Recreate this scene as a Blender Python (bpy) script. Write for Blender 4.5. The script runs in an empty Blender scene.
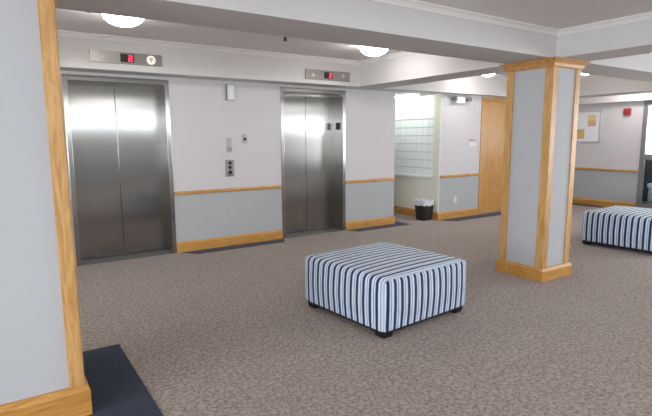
import bpy, bmesh, math, random
from mathutils import Vector, Matrix
random.seed(4)
C = bpy.context.scene.collection
PI = math.pi

# ------------------------------------------------------------------ materials
def newmat(name):
    m = bpy.data.materials.new(name); m.use_nodes = True
    nt = m.node_tree; b = nt.nodes['Principled BSDF']
    return m, nt, b
def N(nt, t, **kw):
    n = nt.nodes.new(t)
    for k, v in kw.items():
        if hasattr(n, k): setattr(n, k, v)
        else: n.inputs[k.replace('_', ' ')].default_value = v
    return n
def hexc(r, g, b):
    f = lambda c: (c/255/12.92) if c/255 <= .04045 else ((c/255+.055)/1.055)**2.4
    return (f(r), f(g), f(b), 1)
def plain(name, col, rough=.6, metal=0, spec=.5, noise=.04, nscale=8):
    m, nt, b = newmat(name)
    tc = N(nt, 'ShaderNodeTexCoord'); no = N(nt, 'ShaderNodeTexNoise', Scale=nscale, Detail=3.0)
    nt.links.new(tc.outputs['Object'], no.inputs['Vector'])
    mx = N(nt, 'ShaderNodeMix', data_type='RGBA')
    mx.inputs[6].default_value = tuple(c*(1-noise) for c in col[:3])+(1,)
    mx.inputs[7].default_value = tuple(min(1, c*(1+noise)) for c in col[:3])+(1,)
    nt.links.new(no.outputs['Fac'], mx.inputs[0]); nt.links.new(mx.outputs[2], b.inputs['Base Color'])
    b.inputs['Roughness'].default_value = rough; b.inputs['Metallic'].default_value = metal
    b.inputs['Specular IOR Level'].default_value = spec
    return m
def emit(name, col, s):
    m, nt, b = newmat(name)
    b.inputs['Base Color'].default_value = col
    b.inputs['Emission Color'].default_value = col; b.inputs['Emission Strength'].default_value = s
    return m

def paint(name, upper, lower, split):
    """wall paint: two painted colours meeting behind the chair rail, fine roller texture"""
    m, nt, b = newmat(name)
    g = N(nt, 'ShaderNodeNewGeometry'); s = N(nt, 'ShaderNodeSeparateXYZ')
    nt.links.new(g.outputs['Position'], s.inputs[0])
    gt = N(nt, 'ShaderNodeMath', operation='GREATER_THAN'); gt.inputs[1].default_value = split
    nt.links.new(s.outputs['Z'], gt.inputs[0])
    mx = N(nt, 'ShaderNodeMix', data_type='RGBA'); mx.inputs[6].default_value = lower; mx.inputs[7].default_value = upper
    nt.links.new(gt.outputs[0], mx.inputs[0]); nt.links.new(mx.outputs[2], b.inputs['Base Color'])
    no = N(nt, 'ShaderNodeTexNoise', Scale=180.0, Detail=2.0); nt.links.new(g.outputs['Position'], no.inputs['Vector'])
    bp = N(nt, 'ShaderNodeBump', Strength=.05, Distance=.002); nt.links.new(no.outputs['Fac'], bp.inputs['Height'])
    nt.links.new(bp.outputs[0], b.inputs['Normal'])
    b.inputs['Roughness'].default_value = .75; b.inputs['Specular IOR Level'].default_value = .25
    return m
def wood(name, axis, base=(204, 155, 92), dark=(172, 120, 62), rough=.42):
    m, nt, b = newmat(name)
    g = N(nt, 'ShaderNodeNewGeometry')
    mp = N(nt, 'ShaderNodeMapping'); sc = [24, 24, 24]; sc[axis] = 2.4
    mp.inputs['Scale'].default_value = sc
    nt.links.new(g.outputs['Position'], mp.inputs['Vector'])
    no = N(nt, 'ShaderNodeTexNoise', Scale=1.0, Detail=6.0, Roughness=.6, Distortion=1.8)
    nt.links.new(mp.outputs[0], no.inputs['Vector'])
    r = N(nt, 'ShaderNodeValToRGB'); e = r.color_ramp.elements
    e[0].position = .33; e[0].color = hexc(*dark); e[1].position = .62; e[1].color = hexc(*base)
    nt.links.new(no.outputs['Fac'], r.inputs[0]); nt.links.new(r.outputs[0], b.inputs['Base Color'])
    b.inputs['Roughness'].default_value = rough
    bp = N(nt, 'ShaderNodeBump', Strength=.12, Distance=.001); nt.links.new(no.outputs['Fac'], bp.inputs['Height'])
    nt.links.new(bp.outputs[0], b.inputs['Normal'])
    return m
def carpet(name, c1, c2, c3):
    m, nt, b = newmat(name)
    g = N(nt, 'ShaderNodeNewGeometry')
    n0 = N(nt, 'ShaderNodeTexNoise', Scale=9.0, Detail=2.0); nt.links.new(g.outputs['Position'], n0.inputs['Vector'])
    ad = N(nt, 'ShaderNodeVectorMath', operation='MULTIPLY_ADD'); ad.inputs[1].default_value = (.07, .07, 0)
    nt.links.new(n0.outputs['Color'], ad.inputs[0]); nt.links.new(g.outputs['Position'], ad.inputs[2])
    v = N(nt, 'ShaderNodeTexVoronoi', feature='DISTANCE_TO_EDGE', Scale=24.0, Randomness=1.0)
    nt.links.new(ad.outputs[0], v.inputs['Vector'])
    r = N(nt, 'ShaderNodeValToRGB'); e = r.color_ramp.elements
    e[0].position = .06; e[0].color = c1; e[1].position = .24; e[1].color = c2
    nt.links.new(v.outputs['Distance'], r.inputs[0])
    n2 = N(nt, 'ShaderNodeTexNoise', Scale=45.0, Detail=5.0, Roughness=.7); nt.links.new(g.outputs['Position'], n2.inputs['Vector'])
    r2 = N(nt, 'ShaderNodeValToRGB'); e = r2.color_ramp.elements
    e[0].position = .42; e[0].color = (0, 0, 0, 1); e[1].position = .62; e[1].color = (1, 1, 1, 1)
    nt.links.new(n2.outputs['Fac'], r2.inputs[0])
    mx = N(nt, 'ShaderNodeMix', data_type='RGBA'); mx.inputs[7].default_value = c3
    nt.links.new(r2.outputs[0], mx.inputs[0]); nt.links.new(r.outputs[0], mx.inputs[6])
    n3 = N(nt, 'ShaderNodeTexNoise', Scale=300.0, Detail=3.0); nt.links.new(g.outputs['Position'], n3.inputs['Vector'])
    nt.links.new(mx.outputs[2], b.inputs['Base Color'])
    bp = N(nt, 'ShaderNodeBump', Strength=.5, Distance=.004); nt.links.new(n3.outputs['Fac'], bp.inputs['Height'])
    nt.links.new(bp.outputs[0], b.inputs['Normal'])
    b.inputs['Roughness'].default_value = .95; b.inputs['Specular IOR Level'].default_value = .1
    b.inputs['Sheen Weight'].default_value = .15
    return m
def steel(name, rough=.18, col=(.34, .335, .32)):
    """stainless steel brushed up and down: fine streaks, highlights smeared sideways"""
    m, nt, b = newmat(name)
    g = N(nt, 'ShaderNodeNewGeometry')
    mp = N(nt, 'ShaderNodeMapping'); mp.inputs['Scale'].default_value = (260, 260, 1.2)
    nt.links.new(g.outputs['Position'], mp.inputs['Vector'])
    no = N(nt, 'ShaderNodeTexNoise', Scale=1.0, Detail=4.0); nt.links.new(mp.outputs[0], no.inputs['Vector'])
    r = N(nt, 'ShaderNodeMapRange'); r.inputs[3].default_value = rough*.93; r.inputs[4].default_value = rough*1.07
    nt.links.new(no.outputs['Fac'], r.inputs[0]); nt.links.new(r.outputs[0], b.inputs['Roughness'])
    b.inputs['Base Color'].default_value = col+(1,); b.inputs['Metallic'].default_value = 1
    b.inputs['Anisotropic'].default_value = .9
    tg = N(nt, 'ShaderNodeCombineXYZ'); tg.inputs[0].default_value = .7071; tg.inputs[1].default_value = .7071
    nt.links.new(tg.outputs[0], b.inputs['Tangent'])
    bp = N(nt, 'ShaderNodeBump', Strength=.003, Distance=.0002); nt.links.new(no.outputs['Fac'], bp.inputs['Height'])
    nt.links.new(bp.outputs[0], b.inputs['Normal'])
    return m
def stripes(name, axis, period=.0715, off=0.0):
    m, nt, b = newmat(name)
    tc = N(nt, 'ShaderNodeTexCoord'); s = N(nt, 'ShaderNodeSeparateXYZ'); nt.links.new(tc.outputs['Object'], s.inputs[0])
    wob = N(nt, 'ShaderNodeTexNoise', Scale=7.0, Detail=2.0); nt.links.new(tc.outputs['Object'], wob.inputs['Vector'])
    wm = N(nt, 'ShaderNodeMath', operation='MULTIPLY_ADD'); wm.inputs[1].default_value = .008
    nt.links.new(wob.outputs['Fac'], wm.inputs[0]); nt.links.new(s.outputs[axis], wm.inputs[2])
    d = N(nt, 'ShaderNodeMath', operation='MULTIPLY_ADD'); d.inputs[1].default_value = 1/period; d.inputs[2].default_value = 20+off
    nt.links.new(wm.outputs[0], d.inputs[0])
    fr = N(nt, 'ShaderNodeMath', operation='FRACT'); nt.links.new(d.outputs[0], fr.inputs[0])
    r = N(nt, 'ShaderNodeValToRGB'); cr = r.color_ramp; cr.interpolation = 'CONSTANT'
    navy = hexc(28, 44, 86); pale = hexc(158, 187, 218); white = hexc(232, 238, 244); slate = hexc(78, 96, 130); grey = hexc(196, 210, 226)
    st = [(0, navy), (.24, pale), (.34, white), (.44, grey), (.50, slate), (.58, white), (.68, grey), (.74, white), (.84, pale), (.90, navy)]
    e = cr.elements; e[0].position = 0; e[0].color = navy; e[1].position = .24; e[1].color = pale
    for p, c in st[2:]:
        k = e.new(p); k.color = c
    nt.links.new(fr.outputs[0], r.inputs[0])
    v = N(nt, 'ShaderNodeTexVoronoi', Scale=95.0, Randomness=.35); nt.links.new(tc.outputs['Object'], v.inputs['Vector'])
    r2 = N(nt, 'ShaderNodeValToRGB'); q = r2.color_ramp.elements
    q[0].position = .25; q[0].color = (1, 1, 1, 1); q[1].position = .55; q[1].color = (.72, .76, .82, 1)
    nt.links.new(v.outputs['Distance'], r2.inputs[0])
    mx = N(nt, 'ShaderNodeMix', data_type='RGBA', blend_type='MULTIPLY'); mx.inputs[0].default_value = .6
    nt.links.new(r.outputs[0], mx.inputs[6]); nt.links.new(r2.outputs[0], mx.inputs[7])
    nt.links.new(mx.outputs[2], b.inputs['Base Color'])
    w = N(nt, 'ShaderNodeTexNoise', Scale=420.0, Detail=2.0); nt.links.new(tc.outputs['Object'], w.inputs['Vector'])
    bp = N(nt, 'ShaderNodeBump', Strength=.3, Distance=.002); nt.links.new(w.outputs['Fac'], bp.inputs['Height'])
    nt.links.new(bp.outputs[0], b.inputs['Normal'])
    b.inputs['Roughness'].default_value = .85; b.inputs['Specular IOR Level'].default_value = .2
    b.inputs['Sheen Weight'].default_value = .2
    return m
def glassmat(name):
    m, nt, b = newmat(name)
    b.inputs['Base Color'].default_value = (.95, 1, .98, 1); b.inputs['Roughness'].default_value = .02
    b.inputs['Transmission Weight'].default_value = 1; b.inputs['IOR'].default_value = 1.1
    return m

UP = hexc(206, 203, 206); LO = hexc(175, 178, 180)
M = dict(
    wall=paint('wall_paint', UP, LO, .79),
    upper=plain('upper_wall_paint', UP, .75, spec=.25, noise=.01),
    mailwall=plain('cream_paint', hexc(224, 222, 209), .75, spec=.25, noise=.01),
    grey=plain('blue_grey_paint', hexc(184, 187, 190), .7, spec=.3, noise=.01),
    ceil=plain('ceiling_paint', hexc(232, 230, 230), .9, spec=.1, noise=.015),
    beam=plain('beam_paint', hexc(208, 206, 205), .8, spec=.2, noise=.01),
    crown=plain('crown_paint', hexc(226, 224, 222), .6, noise=.01),
    wx=wood('oak_x', 0), wy=wood('oak_y', 1), wz=wood('oak_z', 2, (210, 166, 106), (178, 130, 74)),
    bx=wood('oak_base_x', 0, (204, 152, 78), (172, 118, 50)), by=wood('oak_base_y', 1, (204, 152, 78), (172, 118, 50)),
    door=wood('oak_door', 2, (204, 154, 92), (180, 128, 68), .35),
    carpet=carpet('lobby_carpet', hexc(120, 106, 98), hexc(157, 143, 133), hexc(168, 156, 147)),
    navy=carpet('navy_carpet', hexc(18, 28, 50), hexc(25, 37, 60), hexc(29, 42, 66)),
    steel=steel('brushed_steel'), steelf=steel('frame_steel', .2, (.42, .41, .39)),
    black=plain('black_plastic', (.008, .008, .009, 1), .35), seam=plain('seam_dark', (.01, .01, .01, 1), .6),
    white=plain('white_plastic', hexc(226, 226, 224), .4, noise=.01),
    offwhite=plain('offwhite_plastic', hexc(196, 193, 192), .45, noise=.01),
    greyp=plain('grey_metal_plate', hexc(150, 147, 142), .4, metal=.4), dgrey=plain('dark_grey_metal', hexc(92, 90, 88), .4, metal=.3),
    red=plain('red_plastic', hexc(160, 48, 56), .4), pale=plain('pale_plate', hexc(176, 176, 178), .4),
    alu=plain('grey_window_frame', hexc(128, 127, 130), .4, metal=.2),
    mailbox=plain('mailbox_enamel', hexc(228, 234, 230), .35, noise=.01), mailedge=plain('mailbox_seam', hexc(186, 198, 193), .5),
    liner=plain('bin_liner', hexc(214, 216, 224), .5), bin=plain('bin_plastic', (.012, .012, .014, 1), .4),
    legs=plain('dark_wood_leg', (.01, .009, .009, 1), .4),
    s_y=stripes('stripe_fabric_wrap', 1), s_x=stripes('stripe_fabric_end', 0, .0735, .3), piping=plain('fabric_piping', hexc(178, 196, 218), .8),
    frame=plain('silver_frame', hexc(205, 205, 210), .35, metal=.6), mat=plain('white_mat_board', hexc(232, 234, 238), .6, noise=.005),
    p1=plain('tan_print', hexc(206, 178, 112), .7, noise=.18, nscale=18), p2=plain('rose_print', hexc(208, 164, 140), .7, noise=.15, nscale=18),
    p3=plain('gold_print', hexc(222, 200, 130), .7, noise=.15, nscale=18),
    lamp=emit('lamp_glass', (1, .97, .93, 1), 24), strip=emit('strip_lamp', (.95, 1, .98, 1), 13),
    redled=emit('red_led', (1, .04, .09, 1), 1.5), glow=emit('lit_arrow', (1, .95, .80, 1), .3),
    arrow=plain('arrow_plastic', hexc(200, 198, 192), .4), glass=glassmat('window_glass'),
    cab=plain('cabinet_enamel', hexc(176, 182, 184), .4), cabtop=plain('cabinet_top', hexc(222, 226, 228), .4), blue=plain('chair_fabric', hexc(38, 48, 74), .9),
    blind=plain('blind_white', hexc(232, 238, 240), .6), office=plain('office_wall', hexc(200, 208, 210), .8), dark=plain('dark_desk', hexc(52, 50, 54), .5),
)

# ------------------------------------------------------------------ helpers
def box(bm, x0, x1, y0, y1, z0, z1, bev=0, seg=2, mi=0):
    r = bmesh.ops.create_cube(bm, size=1, matrix=Matrix.Translation(((x0+x1)/2, (y0+y1)/2, (z0+z1)/2)) @ Matrix.Diagonal((abs(x1-x0), abs(y1-y0), abs(z1-z0), 1)))
    vs = r['verts']
    if bev:
        es = list({e for v in vs for e in v.link_edges})
        rr = bmesh.ops.bevel(bm, geom=es, offset=bev, segments=seg, profile=.5, affect='EDGES')
        for f in rr['faces']: f.material_index = mi
    for v in vs:
        if v.is_valid:
            for f in v.link_faces: f.material_index = mi
def cyl(bm, c, r, h, axis=2, r2=None, seg=24):
    """cylinder or cone centred at c along an axis"""
    rot = {0: Matrix.Rotation(PI/2, 4, 'Y'), 1: Matrix.Rotation(-PI/2, 4, 'X'), 2: Matrix.Identity(4)}[axis]
    bmesh.ops.create_cone(bm, cap_ends=True, segments=seg, radius1=r, radius2=r if r2 is None else r2, depth=h, matrix=Matrix.Translation(c) @ rot)
def lathe(bm, prof, c, seg=40):
    rings = []
    for r, z in prof:
        if r < 1e-5: rings.append([bm.verts.new((c[0], c[1], c[2]+z))])
        else: rings.append([bm.verts.new((c[0]+r*math.cos(2*PI*k/seg), c[1]+r*math.sin(2*PI*k/seg), c[2]+z)) for k in range(seg)])
    for a, b in zip(rings, rings[1:]):
        for k in range(seg):
            k2 = (k+1) % seg
            if len(a) == 1 and len(b) == 1: continue
            if len(a) == 1: bm.faces.new((a[0], b[k], b[k2]))
            elif len(b) == 1: bm.faces.new((a[k], b[0], a[k2]))
            else: bm.faces.new((a[k], b[k], b[k2], a[k2]))
    bmesh.ops.recalc_face_normals(bm, faces=bm.faces)
def prism(bm, pts, a0, a1, axis):
    """extrude a 2-D outline along an axis; pts in the two other axes in xyz order"""
    def mk(p, a):
        l = list(p); l.insert(axis, a); return bm.verts.new(l)
    A = [mk(p, a0) for p in pts]; B = [mk(p, a1) for p in pts]; n = len(pts)
    bm.faces.new(A); bm.faces.new(B)
    for i in range(n): bm.faces.new((A[i], A[(i+1) % n], B[(i+1) % n], B[i]))
    bmesh.ops.recalc_face_normals(bm, faces=bm.faces)
def sweep(bm, prof, path, closed=True):
    """profile (out, z) swept round a horizontal closed rectangle path with mitred corners; path points listed counter-clockwise"""
    n = len(path); rings = []
    for i in range(n):
        p = Vector(path[i]); a = Vector(path[i-1]); b = Vector(path[(i+1) % n])
        d1 = (p-a).normalized(); d2 = (b-p).normalized()
        n1 = Vector((d1.y, -d1.x)); n2 = Vector((d2.y, -d2.x)); m = (n1+n2); m = m/ (m.dot(n1))
        rings.append([bm.verts.new((p.x+m.x*o, p.y+m.y*o, z)) for o, z in prof])
    k = len(prof)
    for i in range(n):
        A, B = rings[i], rings[(i+1) % n]
        for j in range(k): bm.faces.new((A[j], A[(j+1) % k], B[(j+1) % k], B[j]))
    bmesh.ops.recalc_face_normals(bm, faces=bm.faces)
def tube(bm, pts, r, closed=False, seg=8):
    n = len(pts); P = [Vector(p) for p in pts]; rings = []
    for i in range(n):
        a = P[i-1] if (closed or i > 0) else P[i]; b = P[(i+1) % n] if (closed or i < n-1) else P[i]
        t = (b-a).normalized(); up = Vector((0, 0, 1)) if abs(t.z) < .9 else Vector((0, 1, 0))
        if closed: up = Vector((0, 1, 0))
        s = t.cross(up).normalized(); u = s.cross(t)
        rings.append([bm.verts.new(P[i]+(s*math.cos(2*PI*k/seg)+u*math.sin(2*PI*k/seg))*r) for k in range(seg)])
    for i in range(n if closed else n-1):
        A, B = rings[i], rings[(i+1) % n]
        for k in range(seg): bm.faces.new((A[k], A[(k+1) % seg], B[(k+1) % seg], B[k]))
    if not closed: bm.faces.new(rings[0]); bm.faces.new(rings[-1])
    bmesh.ops.recalc_face_normals(bm, faces=bm.faces)
def obj(name, bm, mats, parent=None, smooth=False):
    me = bpy.data.meshes.new(name)
    if parent is not None:   # meshes are drawn in world coordinates, stored relative to the parent's base
        pm = parent
        off = Vector(pm.location)
        if pm.parent: off = off+Vector(pm.parent.location)
        bmesh.ops.translate(bm, verts=bm.verts, vec=-off)
    if smooth:
        for f in bm.faces: f.smooth = True
    bm.to_mesh(me); bm.free()
    for m in (mats if isinstance(mats, (list, tuple)) else [mats]): me.materials.append(m)
    if smooth:
        try: me.set_sharp_from_angle(angle=math.radians(40))
        except Exception: pass
    o = bpy.data.objects.new(name, me); C.objects.link(o)
    if parent is not None: o.parent = parent
    return o
def tag(o, label, cat, group=None):
    o['label'] = label; o['category'] = cat
    if group: o['group'] = group
    return o
def thing(name, label, cat, loc, group=None):
    o = bpy.data.objects.new(name, None); C.objects.link(o); o.location = loc; o.empty_display_size = .1
    return tag(o, label, cat, group)
def bmn(): return bmesh.new()
def bobj(name, dims, mat, parent=None, bev=0, seg=2):
    b = bmn()
    for d in (dims if isinstance(dims[0], (list, tuple)) else [dims]): box(b, *d, bev=bev, seg=seg)
    return obj(name, b, mat, parent, smooth=seg > 2)
def struct(name, dims, mat, parent=None):
    o = bobj(name, dims, mat, parent)
    if parent is None: o['kind'] = 'structure'
    return o
def sbm(name, bm, mat, smooth=False, parent=None):
    o = obj(name, bm, mat, parent, smooth)
    if parent is None: o['kind'] = 'structure'
    return o

# ------------------------------------------------------------------ measures (metres)
WY = 6.41            # elevator wall face
HY = 6.07            # header beam face
ZB = 2.27            # underside of beams
ZC = 2.64            # lobby ceiling
ZN = 2.53            # near-bay ceiling
CX0, CX1, CY0, CY1 = 4.645, 5.145, 2.885, 3.42    # centre column
BX = [(-.22, .31), (4.70, 5.19), (9.40, 9.90)]  # beams running away from the camera
BY0, BY1 = 2.905, 3.42
XL, XR, YF = -5.0, 10.84, -4.2
RW = 6.22            # wall beside the mail corner
MX = 6.63            # mailbox wall face
KX = 5.73            # corridor corner

# ------------------------------------------------------------------ shell
struct('floor', (XL-.2, XR, YF-.2, 10.2, -.1, 0), M['carpet'])
sh = .30
struct('wall_back', [(XL, .71, WY, WY+.34, 0, ZC), (.71, 1.91, WY, WY+.34, 2.235, ZC), (1.91, 3.51, WY, WY+.34, 0, ZC),
                     (3.51, 4.68, WY, WY+.34, 2.235, ZC), (4.68, KX, WY, WY+.34, 0, ZC), (KX-.12, KX, WY+.34, 10, 0, ZC)], M['wall'])
# corridor end + mail wall (recess for the mailboxes) + wall with the wooden door
struct('wall_corridor', [(KX, MX+.4, 10, 10.15, 0, ZB), ], M['upper'])
struct('wall_mail', [(MX, MX+.25, RW+.001, 6.37, 0, ZB), (MX, MX+.25, 6.37, 7.72, 0, .74), (MX+.1, MX+.25, 6.37, 7.72, .74, ZB), (MX, MX+.25, 7.72, 10, 0, ZB)], M['mailwall'])
DX0, DX1 = 7.80, 8.74
struct('wall_door_side', [(MX+.02, DX0, RW, RW+.12, 0, ZB), (DX0, DX1, RW, RW+.12, 2.22, ZB), (DX1, XR, RW, RW+.12, 0, ZB)], M['wall'])
OY0, OY1 = 2.3, 4.75   # office window opening
struct('wall_right', [(XR, XR+.12, OY1, RW+.12, 0, ZC), (XR, XR+.12, OY0, OY1, 2.2, ZC), (XR, XR+.12, 1.7, OY0, 0, ZC), (XR, XR+.12, -1.3, 1.7, 0, .6), (XR, XR+.12, -1.3, 1.7, 2.2, ZC), (XR, XR+.12, -1.6, -1.3, 0, ZC),
                      (XR, XR+.12, -4.0, -1.6, 0, 1.65), (XR, XR+.12, -4.0, -1.6, 2.19, ZC), (XR, XR+.12, YF, -4.0, 0, ZC)], M['wall'])
lw = [(-3.6, -.8), (.2, 2.8)]
ys = [YF]+[v for w in lw for v in w]+[WY]
struct('wall_left', [(XL-.12, XL, YF, WY, 0, .6), (XL-.12, XL, YF, WY, 2.2, ZC)]+[(XL-.12, XL, ys[i], ys[i+1], .6, 2.2) for i in range(0, len(ys), 2)], M['wall'])
fw = [(XL, XR, YF-.12, YF, 0, 1.9), (XL, XR, YF-.12, YF, 2.36, ZC)]
wins = [(-4, -1.2), (-.2, 2.6), (3.6, 6.4), (7.2, 10.0)]
xs = [XL]+[v for w in wins for v in w]+[XR]
for i in range(0, len(xs), 2): fw.append((xs[i], xs[i+1], YF-.12, YF, 1.9, 2.36))
struct('wall_front', fw, M['wall'])
struct('ceiling', [(XL, XR+.12, BY1-.1, 10.2, ZC, ZC+.08), (XL, XR+.12, YF-.12, BY0+.1, ZN, ZN+.08)], M['ceil'])
struct('trim_1', [(XL, XR, HY, WY+.33, ZB, ZC-.001), (KX, XR, WY+.33, 10, ZB, ZC-.001)], M['beam'])       # header over the elevators
for i, (a, b_) in enumerate(BX):
    struct('ceiling_beam', (a, b_, YF, BY0, ZB, ZN-.001), M['beam'])
    struct('ceiling_beam', (a, b_, BY1, HY, ZB, ZC-.001), M['beam'])
struct('ceiling_beam', (XL, XR, BY0, BY1, ZB, ZC-.001), M['beam'])
struct('trim_2', (XR-.12, XR-.001, YF, RW-.001, 2.2, ZC-.001), M['crown'])        # soffit along the right wall
# crown mouldings in each coffer (a small cove swept round the inside)
def crown(name, x0, x1, y0, y1, z, s=.055):
    b = bmn()
    prof = [(0, z-s), (.012, z-s), (.018, z-s*.72), (s*.55, z-s*.38), (s*.8, z-.012), (s*.8, z), (0, z)]
    prof = [(-o, zz) for o, zz in prof]
    sweep(b, prof, [(x0, y0), (x1, y0), (x1, y1), (x0, y1)])
    sbm(name, b, M['crown'])
k = 3
for (a, b_) in ((XL, BX[0][0]), (BX[0][1], BX[1][0]), (BX[1][1], BX[2][0])):
    crown('trim_%d' % k, a, b_, BY1, HY, ZC); k += 1
    crown('trim_%d' % k, a, b_, YF, BY0, ZN); k += 1
crown('trim_%d' % k, BX[2][1], XR-.12, BY1, HY, ZC, .04); k += 1

# baseboards and chair rails ------------------------------------------------
def base_prof(t=.02, h=.14):  # (out, z)
    return [(0, 0), (t, 0), (t, h-.03), (t*.75, h-.015), (t*.4, h), (0, h)]
def board_x(name, x0, x1, y, mat=None, h=.14, t=.02):   # faces -Y
    b = bmn(); prism(b, [(y-o, z) for o, z in base_prof(t, h)], x0, x1, 0); sbm(name, b, mat or M['bx'])
def board_y(name, y0, y1, x, s=-1, mat=None, h=.14, t=.02):
    b = bmn(); prism(b, [(x+s*o, z) for o, z in base_prof(t, h)], y0, y1, 1); sbm(name, b, mat or M['by'])
board_x('baseboard_left', XL, .71, WY); board_x('baseboard_center', 1.915, 3.505, WY); board_x('baseboard_right', 4.685, KX+.02, WY)
board_y('baseboard_corner', WY, 10, KX, 1)
board_y('baseboard_mail', RW, 10, MX, -1)
board_x('baseboard_door_side', MX-.02, DX0-.07, RW); board_x('baseboard_far_corner', DX1+.07, XR, RW)
board_y('baseboard_far_right', OY1+.02, RW-.02, XR, -1)
def rail_prof(z, t=.022, h=.048): return [(0, z), (t*.7, z), (t, z+h*.3), (t, z+h*.7), (t*.7, z+h), (0, z+h)]
def rail_x(n, x0, x1, y):
    b = bmn(); prism(b, [(y-o, z) for o, z in rail_prof(.768)], x0, x1, 0); sbm(n, b, M['wx'])
def rail_y(n, y0, y1, x, s=-1):
    b = bmn(); prism(b, [(x+s*o, z) for o, z in rail_prof(.768)], y0, y1, 1); sbm(n, b, M['wy'])
rail_x('trim_20', XL, .70, WY); rail_x('trim_21', 1.915, 3.505, WY); rail_x('trim_22', 4.685, KX, WY)
rail_x('trim_23', MX+.025, DX0-.07, RW); rail_x('trim_24', DX1+.07, XR, RW); rail_y('trim_25', OY1+.02, RW-.03, XR)
# navy carpet border laid into the floor along the walls
def border(name, pts):
    b = bmn(); prism(b, pts, -.01, .004, 2); sbm(name, b, M['navy'])
border('trim_30', [(1.95, WY-.02), (2.12, WY-.23), (3.42, WY-.23), (3.52, WY-.02)])
border('trim_31', [(4.69, WY-.02), (4.80, WY-.22), (KX+.2, WY-.22), (KX+.2, WY+.2), (KX+.021, WY+.2), (KX+.021, WY-.02)])
border('trim_32', [(MX+.02, RW-.02), (MX+.2, RW-.27), (XR-.02, RW-.27), (XR-.02, RW-.02)])
border('trim_33', [(XR-.25, OY1-2.5), (XR-.02, OY1-2.5), (XR-.02, RW-.17), (XR-.25, RW-.17)])

# ------------------------------------------------------------------ columns
def column(x0, x1, y0, y1, label, bh, cap=True, tw=.085):
    t = thing('column', label, 'column', ((x0+x1)/2, (y0+y1)/2, 0))
    e = .015
    bobj('shaft', (x0+e, x1-e, y0+e, y1-e, 0, ZB-.002), M['grey'], t)
    for sx in (0, 1):
        for sy in (0, 1):
            b = bmn(); X = x1 if sx else x0; Y = y1 if sy else y0; dx = -1 if sx else 1; dy = -1 if sy else 1
            # L-shaped corner board
            pts = [(X, Y), (X+dx*tw, Y), (X+dx*tw, Y+dy*e*1.02), (X+dx*e*1.02, Y+dy*e*1.02), (X+dx*e*1.02, Y+dy*tw), (X, Y+dy*tw)]
            prism(b, pts, bh-.01, ZB-.06 if cap else ZB-.003, 2)
            es = [ed for ed in b.edges if abs(ed.verts[0].co.z-ed.verts[1].co.z) > 1 and (ed.verts[0].co.xy-Vector((X, Y))).length < 1e-4]
            bmesh.ops.bevel(b, geom=es, offset=.006, segments=2, affect='EDGES')
            obj('corner_board', b, M['wz'], t)
    b = bmn(); o = .022
    sweep(b, [(-.02, 0), (o, 0), (o, bh-.03), (o*.75, bh-.014), (o*.3, bh), (-.02, bh)], [(x0, y0), (x1, y0), (x1, y1), (x0, y1)])
    obj('base_moulding', b, M['bx'], t)
    if cap:
        b = bmn()
        sweep(b, [(-.03, ZB-.085), (.008, ZB-.085), (.016, ZB-.072), (.024, ZB-.05), (.045, ZB-.022), (.06, ZB-.012), (.06, ZB-.003), (-.03, ZB-.003)], [(x0, y0), (x1, y0), (x1, y1), (x0, y1)])
        obj('capital_moulding', b, M['wx'], t)
    return t
column(CX0, CX1, CY0, CY1, 'square blue-grey column with oak corners and oak cap in the middle of the lobby', .135)
column(-.22, .31, 2.83, 3.42, 'wide grey pillar with oak corner trim, close up at the left edge', .175, tw=.075)
# navy carpet inlay round the near pillar
b = bmn(); prism(b, [(-.5, 2.50), (.65, 2.50), (.65, 3.72), (-.5, 3.72)], -.01, .006, 2)
tag(obj('floor_mat', b, M['navy']), 'dark navy carpet laid around the foot of the near left pillar', 'mat')

# ------------------------------------------------------------------ elevators
def elevator(x0, x1, label):
    t = thing('elevator', label, 'elevator', ((x0+x1)/2, WY, 0))
    fw_ = .055; d0 = WY+.25; zt = 2.17
    b = bmn()
    box(b, x0, x0+fw_, WY-.012, d0+.02, 0, zt+.06, bev=.004); box(b, x1-fw_, x1, WY-.012, d0+.02, 0, zt+.06, bev=.004)
    box(b, x0+fw_-.002, x1-fw_+.002, WY-.012, d0+.02, zt, zt+.06, bev=.004)
    obj('door_frame', b, M['steelf'], t)
    m = (x0+x1)/2
    bobj('door_panel', (x0+fw_-.001, m-.0025, d0, d0+.04, .012, zt+.001), M['steel'], t, bev=.002)
    bobj('door_panel', (m+.0025, x1-fw_+.001, d0, d0+.04, .012, zt+.001), M['steel'], t, bev=.002)
    bobj('shaft_gap', (x0+fw_, x1-fw_, d0+.045, d0+.06, 0, zt), M['seam'], t)
    b = bmn(); box(b, x0+fw_, x1-fw_, WY+.0, d0+.045, -.01, .008)
    for q in range(3): box(b, x0+fw_, x1-fw_, WY+.05+q*.06, WY+.06+q*.06, .008, .011)
    obj('sill', b, M['dgrey'], t)
    return t
elevator(.71, 1.91, 'left elevator with closed brushed steel double doors, nearest the pillar at left')
e2 = elevator(3.51, 4.68, 'right elevator with closed brushed steel doors, behind the striped ottoman')
bobj('jamb_sensor', (4.585, 4.616, WY+.10, WY+.135, 1.63, 1.74), M['black'], e2, bev=.004)['label'] = 'small black device on the right jamb'

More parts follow.
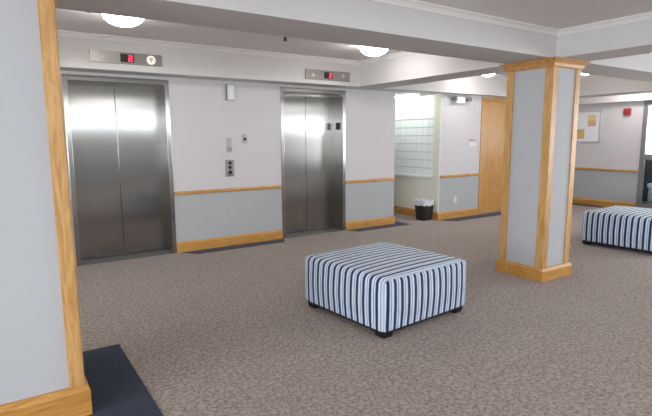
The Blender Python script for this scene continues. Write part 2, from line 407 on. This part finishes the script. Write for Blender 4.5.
def seg7(b, ch, x, z, w, h, y):
    t = w*.22
    S = {'2': 'abged', '1': 'bc'}[ch]
    R = dict(a=(0, w, h-t, h), g=(0, w, h/2-t/2, h/2+t/2), d=(0, w, 0, t), f=(0, t, h/2, h), e=(0, t, 0, h/2), b=(w-t, w, h/2, h), c=(w-t, w, 0, h/2))
    for s in S:
        a = R[s]; box(b, x+a[0], x+a[1], y-.003, y, z+a[2], z+a[3])
def indicator(x0, x1, z0, z1, label, lit, g):
    y = HY
    t = thing('floor_indicator', label, 'floor indicator', ((x0+x1)/2, y, z0), g)
    bobj('plate', (x0, x1, y-.014, y+.002, z0, z1), M['greyp'], t, bev=.003)
    w = x1-x0; h = z1-z0; c = (x0+x1)/2; zc = (z0+z1)/2
    d = bobj('display', (c-.075, c+.075, y-.018, y-.012, zc-.045, zc+.045), M['black'], t)
    b = bmn(); seg7(b, '2', c+.012, zc-.032, .045, .064, y-.0185); n = obj('digit', b, M['redled'], t); n['label'] = 'red lit number 2'
    for s, up, m in ((-1, 1, M['arrow']), (1, 0, M['glow'] if lit else M['arrow'])):
        b = bmn(); X = c+s*w*.335; q = .032
        if lit and not up:
            cyl(b, (X, y-.018, zc), .05, .01, 1, seg=28)
            obj('lantern_ring', b, M['glow'], t); b = bmn()
            prism(b, [(X-q, zc+q*.7), (X+q, zc+q*.7), (X, zc-q)], y-.030, y-.022, 1); obj('down_arrow', b, M['arrow'], t)
        else:
            pts = [(X-q, zc-q*.8), (X+q, zc-q*.8), (X, zc+q)] if up else [(X-q, zc+q*.8), (X+q, zc+q*.8), (X, zc-q)]
            prism(b, pts, y-.02, y-.012, 1); obj('up_arrow' if up else 'down_arrow', b, m, t)
indicator(.96, 1.745, 2.345, 2.475, 'steel floor display plate above the left elevator, with a round lit down lantern', True, 'elevator floor displays')
indicator(3.73, 4.51, 2.325, 2.465, 'steel floor display plate above the right elevator, two small arrows', False, 'elevator floor displays')

# wall fittings between the elevators
t = thing('wall_speaker', 'shallow off-white wall box high between the two elevators', 'wall box', (2.74, WY, 2.0))
bobj('housing', (2.665, 2.79, WY-.035, WY+.001, 2.01, 2.225), M['offwhite'], t, bev=.006)
bobj('cover', (2.69, 2.782, WY-.040, WY-.034, 2.02, 2.215), M['white'], t, bev=.003)
bobj('edge_strip', (2.668, 2.682, WY-.039, WY-.034, 2.01, 2.225), M['dgrey'], t)
t = thing('call_button_panel', 'grey metal call panel with black buttons between the elevators', 'call panel', (2.70, WY, .97))
bobj('plate', (2.635, 2.765, WY-.008, WY+.001, .975, 1.21), M['greyp'], t, bev=.003)
for z in (1.165, 1.105, 1.035):
    b = bmn(); cyl(b, (2.70, WY-.012, z), .024 if z > 1.05 else .029, .012, 1); obj('button', b, M['black'], t, smooth=True)
b = bmn(); box(b, 2.655, 2.745, WY-.0095, WY-.007, .99, 1.0); obj('label_strip', b, M['dgrey'], t)
t = thing('key_switch', 'small square key switch plate right of the call panel, at eye height', 'switch', (2.935, WY, 1.44))
bobj('plate', (2.895, 2.975, WY-.007, WY+.001, 1.43, 1.56), M['pale'], t, bev=.003)
b = bmn(); cyl(b, (2.935, WY-.012, 1.49), .02, .014, 1); obj('lock', b, M['black'], t, smooth=True)
bobj('screw', (2.925, 2.945, WY-.009, WY-.006, 1.538, 1.544), M['dgrey'], t)
t = thing('wall_sign', 'narrow pale grey sign above the call button panel', 'sign', (2.70, WY, 1.3))
bobj('sign_plate', (2.665, 2.74, WY-.006, WY+.001, 1.31, 1.51), M['pale'], t, bev=.003)
bobj('raised_band', (2.67, 2.735, WY-.008, WY-.005, 1.33, 1.38), M['greyp'], t)

# ------------------------------------------------------------------ ceiling lights and sprinklers
def dome(x, y, zc, label, r=.19, g='dome ceiling lights'):
    t = thing('ceiling_light', label, 'ceiling light', (x, y, zc), g)
    b = bmn(); lathe(b, [(0, -.0), (r*.9, 0), (r*.98, -.01), (r*.98, -.028), (r*.9, -.03), (0, -.03)], (x, y, zc)); obj('base_ring', b, M['white'], t, smooth=True)
    b = bmn(); prof = [(r*.95*math.cos(a), -.03-.115*math.sin(a)) for a in [i*PI/2/9 for i in range(10)]]; prof[-1] = (0, -.145)
    lathe(b, prof, (x, y, zc)); obj('glass_dome', b, M['lamp'], t, smooth=True)
dome(1.06, 4.80, ZC, 'round glowing dome lamp on the ceiling before the left elevator')
dome(3.99, 4.86, ZC, 'round glowing dome lamp on the ceiling before the right elevator')
dome(6.93, 5.48, ZC, 'round glowing dome lamp on the ceiling near the wooden door', .16)
dome(8.15, 4.49, ZC, 'glowing dome lamp just showing beside the cap of the middle column, under the beam', .16)
for x, y in ((2.5, .4), (7.3, .4), (2.5, -2.6), (7.3, -2.6), (-2.6, .4), (-2.6, 4.7), (10.3, 4.7), (10.3, .4)):
    dome(x, y, ZN if y < 3 else ZC, 'round dome lamp on the ceiling outside the view', .17)
def sprinkler(x, y, label, s=1.0):
    t = thing('sprinkler', label, 'sprinkler', (x, y, ZC), 'ceiling sprinklers')
    b = bmn(); lathe(b, [(0, 0), (.036*s, 0), (.034*s, -.006), (.02*s, -.012), (0, -.012)], (x, y, ZC)); obj('escutcheon', b, M['white'], t, smooth=True)
    b = bmn(); cyl(b, (x, y, ZC-.018*s), .011*s, .024*s, 2, seg=12); cyl(b, (x, y, ZC-.03*s), .016*s, .004, 2, seg=16)
    obj('head', b, M['dgrey'], t, smooth=True)
sprinkler(2.84, 5.04, 'sprinkler head with white ring, right of the middle of the elevator bay ceiling', 1.7)
sprinkler(2.40, 4.86, 'tiny dark sprinkler head near the beam, left of the ringed one', .8)
sprinkler(3.62, 4.93, 'sprinkler head beside the ceiling lamp before the right elevator', 1.0)
sprinkler(.80, 4.93, 'sprinkler head beside the ceiling lamp before the left elevator', 1.0)

# ------------------------------------------------------------------ mailboxes
t = thing('mailbox_unit', 'wall of pale numbered-size mail compartments set in the recess, brightly lit', 'mailboxes', (MX+.05, 7.07, .74))
t['label'] = 'pale bank of small mailboxes set into the brightly lit wall recess'
y0, y1 = 6.375, 7.715
bobj('cabinet', (MX+.03, MX+.0995, y0, y1, .742, 2.265), M['mailedge'], t)
bobj('top_panel', (MX+.015, MX+.031, y0+.005, y1-.005, 1.84, 2.262), M['mailbox'], t, bev=.003)
bobj('ledge', (MX-.035, MX+.03, y0, y1, .745, .795), M['white'], t, bev=.004)
rows = 7; cols = 9; rh = (1.83-.785)/rows; cw = (y1-y0-.02)/cols
proto = None
for r in range(rows):
    for c in range(cols):
        a = y0+.01+c*cw; z = .785+r*rh
        if proto is None:
            proto = bobj('mailbox_door', (MX+.018, MX+.031, a+.003, a+cw-.003, z+.007, z+rh-.007), M['mailbox'], t, bev=.003)
            lk = bobj('lock', (MX+.014, MX+.019, a+cw/2-.008, a+cw/2+.008, z+rh*.3, z+rh*.3+.016), M['greyp'], proto)
        else:
            d = proto.copy(); C.objects.link(d); d.location = (0, c*cw, r*rh)
t2 = thing('strip_light', 'bright white strip lamp at the top of the mailbox recess', 'strip light', (MX-.34, 7.05, ZB))
bobj('housing', (MX-.40, MX-.28, 6.45, 7.7, ZB-.02, ZB+.002), M['white'], t2)
bobj('tube', (MX-.39, MX-.29, 6.47, 7.68, ZB-.055, ZB-.019), M['strip'], t2, bev=.012)

# waste bin
bx, by = 6.475, 6.42
t = thing('waste_bin', 'black waste bin with white liner bag below the mailboxes', 'bin', (bx, by, 0))
def taper(b, w0, w1, z0, z1, cx, cy, th=.0, closed_top=False, wob=0):
    n = 32; R = []
    for (w, z) in ((w0, z0), (w1, z1)):
        ring = []
        for i in range(n):
            a = 2*PI*i/n; ca, sa = math.cos(a), math.sin(a); p = .35
            x = w*.5*math.copysign(abs(ca)**p, ca); y = w*.5*math.copysign(abs(sa)**p, sa)
            ring.append(b.verts.new((cx+x, cy+y, z+(wob*math.sin(i*2.3) if z == z1 or wob and z == z0 else 0))))
        R.append(ring)
    for i in range(n): b.faces.new((R[0][i], R[0][(i+1) % n], R[1][(i+1) % n], R[1][i]))
    return R
b = bmn(); R = taper(b, .22, .275, 0, .30, bx, by); b.faces.new(R[0]); R2 = taper(b, .205, .26, .01, .30, bx, by); b.faces.new(R2[0])
for i in range(32): b.faces.new((R[1][i], R[1][(i+1) % 32], R2[1][(i+1) % 32], R2[1][i]))
bmesh.ops.recalc_face_normals(b, faces=b.faces); obj('bin_body', b, M['bin'], t, smooth=True)
b = bmn(); taper(b, .285, .30, .275, .37, bx, by, wob=.014); taper(b, .30, .25, .37, .31, bx, by, wob=.014); R = taper(b, .25, .22, .31, .16, bx, by); b.faces.new(R[1])
bmesh.ops.recalc_face_normals(b, faces=b.faces); obj('liner', b, M['liner'], t, smooth=True)

# ------------------------------------------------------------------ wall beside the mail corner
t = thing('emergency_light', 'white twin-head emergency light high on the wall left of the wooden door', 'emergency light', (7.08, RW, 2.1))
bobj('housing', (6.97, 7.21, RW-.06, RW+.001, 2.11, 2.22), M['white'], t, bev=.01)
for x in (6.90, 7.28):
    b = bmn(); cyl(b, (x, RW-.07, 2.18), .05, .07, 1, .035, seg=20); bmesh.ops.rotate(b, verts=b.verts, cent=(x, RW-.07, 2.18), matrix=Matrix.Rotation(math.radians(14 if x < 7.08 else -14), 3, 'Z'))
    h = obj('lamp_head', b, M['greyp'], t, smooth=True)
    b = bmn(); cyl(b, (x, RW-.109, 2.18), .04, .006, 1, seg=20); bmesh.ops.rotate(b, verts=b.verts, cent=(x, RW-.07, 2.18), matrix=Matrix.Rotation(math.radians(14 if x < 7.08 else -14), 3, 'Z'))
    obj('lens', b, M['dgrey'], h)
    b = bmn(); cyl(b, ((x+7.09)/2, RW-.04, 2.17), .012, .22, 0, seg=10); obj('arm', b, M['dgrey'], t)
t = thing('wall_sign', 'small white and grey room sign on the wall left of the wooden door', 'sign', (7.49, RW, 1.33))
bobj('sign_plate', (7.38, 7.60, RW-.012, RW+.001, 1.335, 1.405), M['white'], t, bev=.003)
bobj('header_plate', (7.41, 7.58, RW-.010, RW+.001, 1.43, 1.46), M['greyp'], t, bev=.002)
t = thing('wall_outlet', 'white electrical outlet low on the grey wall left of the wooden door', 'outlet', (7.13, RW, .3))
bobj('cover_plate', (7.04, 7.11, RW-.006, RW+.001, .29, .40), M['white'], t, bev=.002)
for z in (.325, .365): bobj('socket', (7.058, 7.092, RW-.008, RW-.005, z-.013, z+.013), M['offwhite'], t, bev=.001)

# wooden door
dr = bobj('door_1', (DX0+.0, DX1-.0, RW+.045, RW+.09, .012, 2.19), M['door']); dr['kind'] = 'structure'
b = bmn(); box(b, DX0-.07, DX0+.004, RW-.015, RW+.12, 0, 2.25, bev=.003); box(b, DX1-.004, DX1+.07, RW-.015, RW+.12, 0, 2.25, bev=.003); box(b, DX0, DX1, RW-.015, RW+.12, 2.186, 2.25, bev=.003)
obj('door_frame', b, M['door'], dr)
b = bmn(); cyl(b, (DX1-.08, RW+.03, 1.0), .028, .02, 1); cyl(b, (DX1-.08, RW+.01, 1.0), .012, .05, 1); box(b, DX1-.20, DX1-.07, RW-.015, RW+.0, .99, 1.01, bev=.004)
obj('door_handle', b, M['steelf'], dr, smooth=True)
for z in (.25, 1.1, 1.95): bobj('hinge', (DX0+.002, DX0+.016, RW+.035, RW+.047, z-.05, z+.05), M['dgrey'], dr)

# ------------------------------------------------------------------ right wall
t = thing('framed_picture', 'framed white picture with two small gold prints on the far right wall', 'picture', (XR, 5.87, 1.38))
xa = XR-.03
b = bmn(); f = .014
for d in ((5.58, 6.14, 1.38, 1.38+f), (5.58, 6.14, 2.04-f, 2.04), (5.58, 5.58+f, 1.38, 2.04), (6.14-f, 6.14, 1.38, 2.04)): box(b, xa, XR+.001, d[0], d[1], d[2], d[3])
obj('frame', b, M['frame'], t)
mt = bobj('mat_board', (XR-.018, XR-.002, 5.59, 6.13, 1.39, 2.03), M['mat'], t)
bobj('print', (XR-.020, XR-.017, 5.91, 6.09, 1.45, 1.66), M['p1'], t)
bobj('print', (XR-.020, XR-.017, 5.67, 5.85, 1.72, 1.84), M['p2'], t)
bobj('print', (XR-.020, XR-.017, 5.67, 5.85, 1.84, 1.96), M['p3'], t)
t = thing('fire_alarm', 'small red fire alarm strobe high on the far right wall', 'fire alarm', (XR, 5.08, 1.9))
bobj('housing', (XR-.045, XR+.001, 4.98, 5.12, 1.93, 2.065), M['red'], t, bev=.008)
bobj('strobe', (XR-.06, XR-.044, 5.02, 5.08, 2.0, 2.05), M['red'], t, bev=.006)
bobj('grille', (XR-.05, XR-.044, 5.0, 5.1, 1.94, 1.985), M['red'], t)

# office window: grey frame, mid rail, glass
w = bmn(); xa, xb = XR-.015, XR+.055
box(w, xa, xb, OY1-.085, OY1, 0, 2.2); box(w, xa, xb, OY0, OY0+.1, 0, 2.2); yi, yj = OY0+.1, OY1-.085
box(w, xa, xb, yi, 3.5, 2.10, 2.2); box(w, xa, xb, 3.58, yj, 2.10, 2.2); box(w, xa, xb, yi, 3.5, 0, .14); box(w, xa, xb, 3.58, yj, 0, .14)
box(w, xa, xb, yi, 3.5, 1.03, 1.12); box(w, xa, xb, 3.58, yj, 1.03, 1.12); box(w, xa, xb, 3.5, 3.58, 0, 2.2)
wo = sbm('window_1', w, M['alu'])
bobj('pane', (XR+.035, XR+.041, 3.57, OY1-.08, 1.115, 2.105), M['glass'], wo); bobj('pane', (XR+.035, XR+.041, 3.57, OY1-.08, .135, 1.035), M['glass'], wo)
bobj('pane', (XR+.035, XR+.041, OY0+.095, 3.51, 1.135, 2.105), M['glass'], wo); bobj('pane', (XR+.035, XR+.041, OY0+.095, 3.51, .135, 1.035), M['glass'], wo)
# the office behind it
OX = XR+3.4
struct('floor_office', (XR, OX, 1.0, 6.6, -.1, 0), M['dark'])
struct('ceiling_office', (XR+.12, OX, 1.0, 6.6, 2.5, 2.6), M['ceil'])
struct('wall_office', [(XR+.12, OX, .9, 1.0, 0, 2.5), (XR+.12, OX, 6.6, 6.7, 0, 2.5), (OX, OX+.1, 1, 1.6, 0, 2.5), (OX, OX+.1, 6.2, 6.6, 0, 2.5), (OX, OX+.1, 1.6, 6.2, 0, 1.0), (OX, OX+.1, 1.6, 6.2, 2.35, 2.5)], M['office'])
w = bmn()
for z in (1.0, 2.31): box(w, OX-.01, OX+.06, 1.6, 6.2, z, z+.04)
for y in (1.6, 3.1, 4.6, 6.16): box(w, OX-.01, OX+.06, y, y+.04, 1.0, 2.35)
wo = sbm('window_2', w, M['white'])
bl = tag(bobj('window_blind', [(OX-.05, OX-.04, 1.62, 6.18, 1.06+i*.05, 1.075+i*.05) for i in range(25)], M['blind']), 'white slatted blind on the bright window seen through the office glass', 'blind')
bobj('head_rail', (OX-.07, OX-.011, 1.62, 6.18, 2.29, 2.33), M['blind'], bl)
t = thing('low_cabinet', 'low white and grey cabinet behind the office glass at the right edge', 'cabinet', (11.55, 4.55, 0))
bobj('body', (11.3, 11.8, 3.6, 4.74, .06, .44), M['cab'], t, bev=.01)
bobj('top', (11.28, 11.82, 3.58, 4.76, .44, .52), M['cabtop'], t, bev=.01)
bobj('plinth', (11.34, 11.76, 3.64, 4.70, 0, .06), M['black'], t)
for i in range(2): bobj('drawer', (11.29, 11.302, 3.64+i*.54, 4.16+i*.54, .1, .40), M['cab'], t, bev=.003)
t = thing('office_desk', 'dark desk in the office behind the glass at right', 'desk', (13.2, 4.3, 0))
bobj('desktop', (12.8, 13.4, 3.2, 5.6, .72, .76), M['dark'], t, bev=.004)
for x in (12.85, 13.3):
    for y in (3.25, 5.5): bobj('leg', (x, x+.05, y, y+.05, 0, .72), M['dark'], t)
bobj('modesty_panel', (12.88, 12.90, 3.3, 5.5, .12, .72), M['dark'], t)
t = thing('office_dark_screen', 'made-up dark screen darkening the lower view behind the office glass at the right edge', 'partition', (12.1, 4.4, 0))  # added screen, keeps the view through the lower pane dark
bobj('screen', (12.06, 12.11, 3.0, 6.2, .05, 1.08), M['dark'], t, bev=.006)
bobj('top_rail', (12.05, 12.12, 3.0, 6.2, 1.08, 1.11), M['black'], t)
for y in (3.1, 4.6, 6.1): bobj('foot', (11.95, 12.20, y-.03, y+.03, 0, .05), M['black'], t)
t = thing('office_chair', 'dark blue office chair back seen through the office glass at right', 'chair', (12.5, 4.7, 0))
bobj('backrest', (12.25, 12.32, 4.40, 5.0, .72, 1.34), M['blue'], t, bev=.03, seg=3)
bobj('seat', (12.28, 12.70, 4.44, 4.96, .44, .52), M['blue'], t, bev=.03, seg=3)
b = bmn(); cyl(b, (12.5, 4.7, .25), .03, .40); obj('post', b, M['black'], t)
b = bmn()
for a in range(5):
    x, y = 12.5+.20*math.cos(a*2*PI/5), 4.7+.20*math.sin(a*2*PI/5); tube(b, [(12.5, 4.7, .09), (x, y, .05)], .018); bmesh.ops.create_icosphere(b, subdivisions=2, radius=.028, matrix=Matrix.Translation((x, y, .028)))
obj('star_base', b, M['black'], t)

# ------------------------------------------------------------------ ottomans
def ottoman(cx, cy, rot, label, S=1.0, H=.467):
    t = thing('ottoman', label, 'ottoman', (cx, cy, 0), None)
    h = S/2; z0 = .065
    b = bmn()
    # a padded cube: a fine grid pulled onto a box with rounded upright corners and a rounded, slightly domed top
    n = 22
    bmesh.ops.create_grid(b, x_segments=n, y_segments=n, size=h, matrix=Matrix.Translation((0, 0, H)))
    for k_ in range(4):
        bmesh.ops.create_grid(b, x_segments=n, y_segments=n, size=.5, matrix=Matrix.Rotation(k_*PI/2, 4, 'Z') @ Matrix.Translation((0, -h, (z0+H)/2)) @ Matrix.Rotation(PI/2, 4, 'X') @ Matrix.Diagonal((2*h, H-z0, 1, 1)))
    bmesh.ops.remove_doubles(b, verts=b.verts, dist=.0005)
    bmesh.ops.recalc_face_normals(b, faces=b.faces)
    R = .045
    for v in b.verts:
        x, y, z = v.co
        # grid lines gather near the edges so that the rounding is smooth
        g_ = lambda t_: math.copysign(1-max(0, 1-abs(t_))**1.6, t_)
        x, y = h*g_(x/h), h*g_(y/h); fz = (z-z0)/(H-z0); z = z0+(H-z0)*(1-max(0, 1-fz)**1.6)
        q = Vector((max(-h+R, min(h-R, x)), max(-h+R, min(h-R, y)), min(z, H-R)))
        d = Vector((x, y, z))-q
        if d.length > 1e-6: v.co = q+d.normalized()*R
        else: v.co = (x, y, z)
        x, y, z = v.co; u = max(0, 1-(x/h)**2); w_ = max(0, 1-(y/h)**2); f = max(0, min(1, (z-z0)/(H-z0)))
        v.co.z += .022*(u*w_)**.7*max(0, (f-.7)/.3)
        bul = .014*math.sin(PI*f)
        v.co.x += math.copysign(bul, x)*w_**.5*(abs(x)/h)**4; v.co.y += math.copysign(bul, y)*u**.5*(abs(y)/h)**4
    b.normal_update()
    for f in b.faces:
        f.smooth = True
        c = f.calc_center_median()
        f.material_index = 1 if abs(f.normal.y) > .70 else 0
    me = bpy.data.meshes.new('upholstery'); b.to_mesh(me); b.free(); me.materials.append(M['s_y']); me.materials.append(M['s_x'])
    o = bpy.data.objects.new('upholstery', me); C.objects.link(o); o.parent = t
    for s in (-1, 1):
        b = bmn(); pts = []; r = .03; ww = h-.008; yy = s*(h-.010)
        for cxx, czz, a0 in ((ww-r, H-.008-r, 0), (-ww+r, H-.008-r, 90)):
            for k in range(7):
                a = math.radians(a0+15*k); pts.append((cxx+r*math.cos(a), yy*(1.0), czz+r*math.sin(a)))
        pts = [(ww, yy, z0+.01)]+pts+[(-ww, yy, z0+.01)]
        tube(b, pts, .005); p = obj('piping', b, M['piping'], None, smooth=True); p.parent = t
    q = bmn(); box(q, -h+.03, h-.03, -h+.03, h-.03, .032, z0+.012); p = obj('base_frame', q, M['legs']); p.parent = t  # recessed black base, lowered so the band between the legs reads as shade
    for sx in (-1, 1):
        for sy in (-1, 1):
            b = bmn(); X = sx*(h-.07); Y = sy*(h-.07)
            r_ = bmesh.ops.create_cone(b, cap_ends=True, segments=4, radius1=.060, radius2=.078, depth=.05, matrix=Matrix.Translation((X, Y, .025)) @ Matrix.Rotation(PI/4, 4, 'Z'))
            bmesh.ops.bevel(b, geom=b.edges[:], offset=.004, segments=2, affect='EDGES')
            p = obj('leg', b, M['legs'], None); p.parent = t
    t.rotation_euler = (0, 0, math.radians(rot))
    return t
ottoman(2.75, 3.19, 4.5, 'blue and white striped square ottoman in the middle of the carpet', 1.0)
ottoman(7.28, 3.15, 2, 'blue and white striped ottoman cut off by the right edge, beyond the column', 1.02)

# ------------------------------------------------------------------ light
world = bpy.data.worlds.new('World'); bpy.context.scene.world = world; world.use_nodes = True
bg = world.node_tree.nodes['Background']; bg.inputs[0].default_value = (.75, .85, 1, 1); bg.inputs[1].default_value = 1.0
def area(name, loc, rot, sx, sy, power, col):
    l = bpy.data.lights.new(name, 'AREA'); l.shape = 'RECTANGLE'; l.size = sx; l.size_y = sy; l.energy = power; l.color = col
    o = bpy.data.objects.new(name, l); C.objects.link(o); o.location = loc; o.rotation_euler = rot; return o
for a, b_ in wins:
    area('window_daylight', ((a+b_)/2, YF-.2, 2.13), (PI/2, 0, 0), b_-a, .50, 36, (.88, .95, 1))
    struct('window_3', [((a+b_)/2-.025, (a+b_)/2+.025, YF-.08, YF-.03, 1.9, 2.36), (a, b_, YF-.08, YF-.03, 1.9, 1.93), (a, b_, YF-.08, YF-.03, 2.33, 2.36)], M['alu'])
for a, b_ in lw:
    area('window_daylight', (XL-.2, (a+b_)/2, 1.4), (0, -PI/2, 0), 1.6, b_-a, 135, (.92, .96, 1))
    struct('window_4', [(XL-.08, XL-.03, (a+b_)/2-.025, (a+b_)/2+.025, .6, 2.2), (XL-.08, XL-.03, a, b_, .6, .65), (XL-.08, XL-.03, a, b_, 2.15, 2.2)], M['alu'])
area('window_daylight', (XR+.2, .2, 1.4), (0, PI/2, 0), 1.6, 3.0, 130, (.95, .97, 1))  # unseen window light, added to brighten the right wall and far ottoman
area('window_daylight', (XR+.2, -2.8, 1.92), (0, PI/2, 0), .54, 2.4, 30, (.95, .97, 1))  # unseen high window light, added for the band reflected in the right elevator
struct('window_added', [(XR+.03, XR+.08, .175, .225, .6, 2.2), (XR+.03, XR+.08, -1.3, 1.7, .6, .65), (XR+.03, XR+.08, -1.3, 1.7, 2.15, 2.2)], M['alu'])  # bars of the unseen window added for more light on the right side
struct('window_added_high', [(XR+.03, XR+.08, -2.825, -2.775, 1.65, 2.19), (XR+.03, XR+.08, -4.0, -1.6, 1.65, 1.69)], M['alu'])  # bars of the unseen high window added for the door reflection
area('office_daylight', (OX+.15, 3.9, 1.7), (0, PI/2, 0), 1.35, 4.5, 260, (.85, .97, 1))

# ------------------------------------------------------------------ camera
pitch, roll, yaw, F, H = .1415, -.0057, .5911, 491.71, 1.5
f = Vector((math.sin(yaw)*math.cos(pitch), math.cos(yaw)*math.cos(pitch), -math.sin(pitch)))
r = Vector((math.cos(yaw), -math.sin(yaw), 0)); u = r.cross(f)
r2 = r*math.cos(roll)+u*math.sin(roll); u2 = u*math.cos(roll)-r*math.sin(roll)
cam = bpy.data.cameras.new('Camera'); co = bpy.data.objects.new('Camera', cam); C.objects.link(co)
co.matrix_world = Matrix(((r2.x, u2.x, -f.x, 0), (r2.y, u2.y, -f.y, 0), (r2.z, u2.z, -f.z, H), (0, 0, 0, 1)))
cam.sensor_width = 36; cam.lens = F/652*36; cam.clip_start = .05
S = bpy.context.scene; S.camera = co
S.view_settings.view_transform = 'Standard'; S.view_settings.look = 'None'; S.view_settings.gamma = 1; S.view_settings.use_curve_mapping = False
S.view_settings.exposure = 0.6
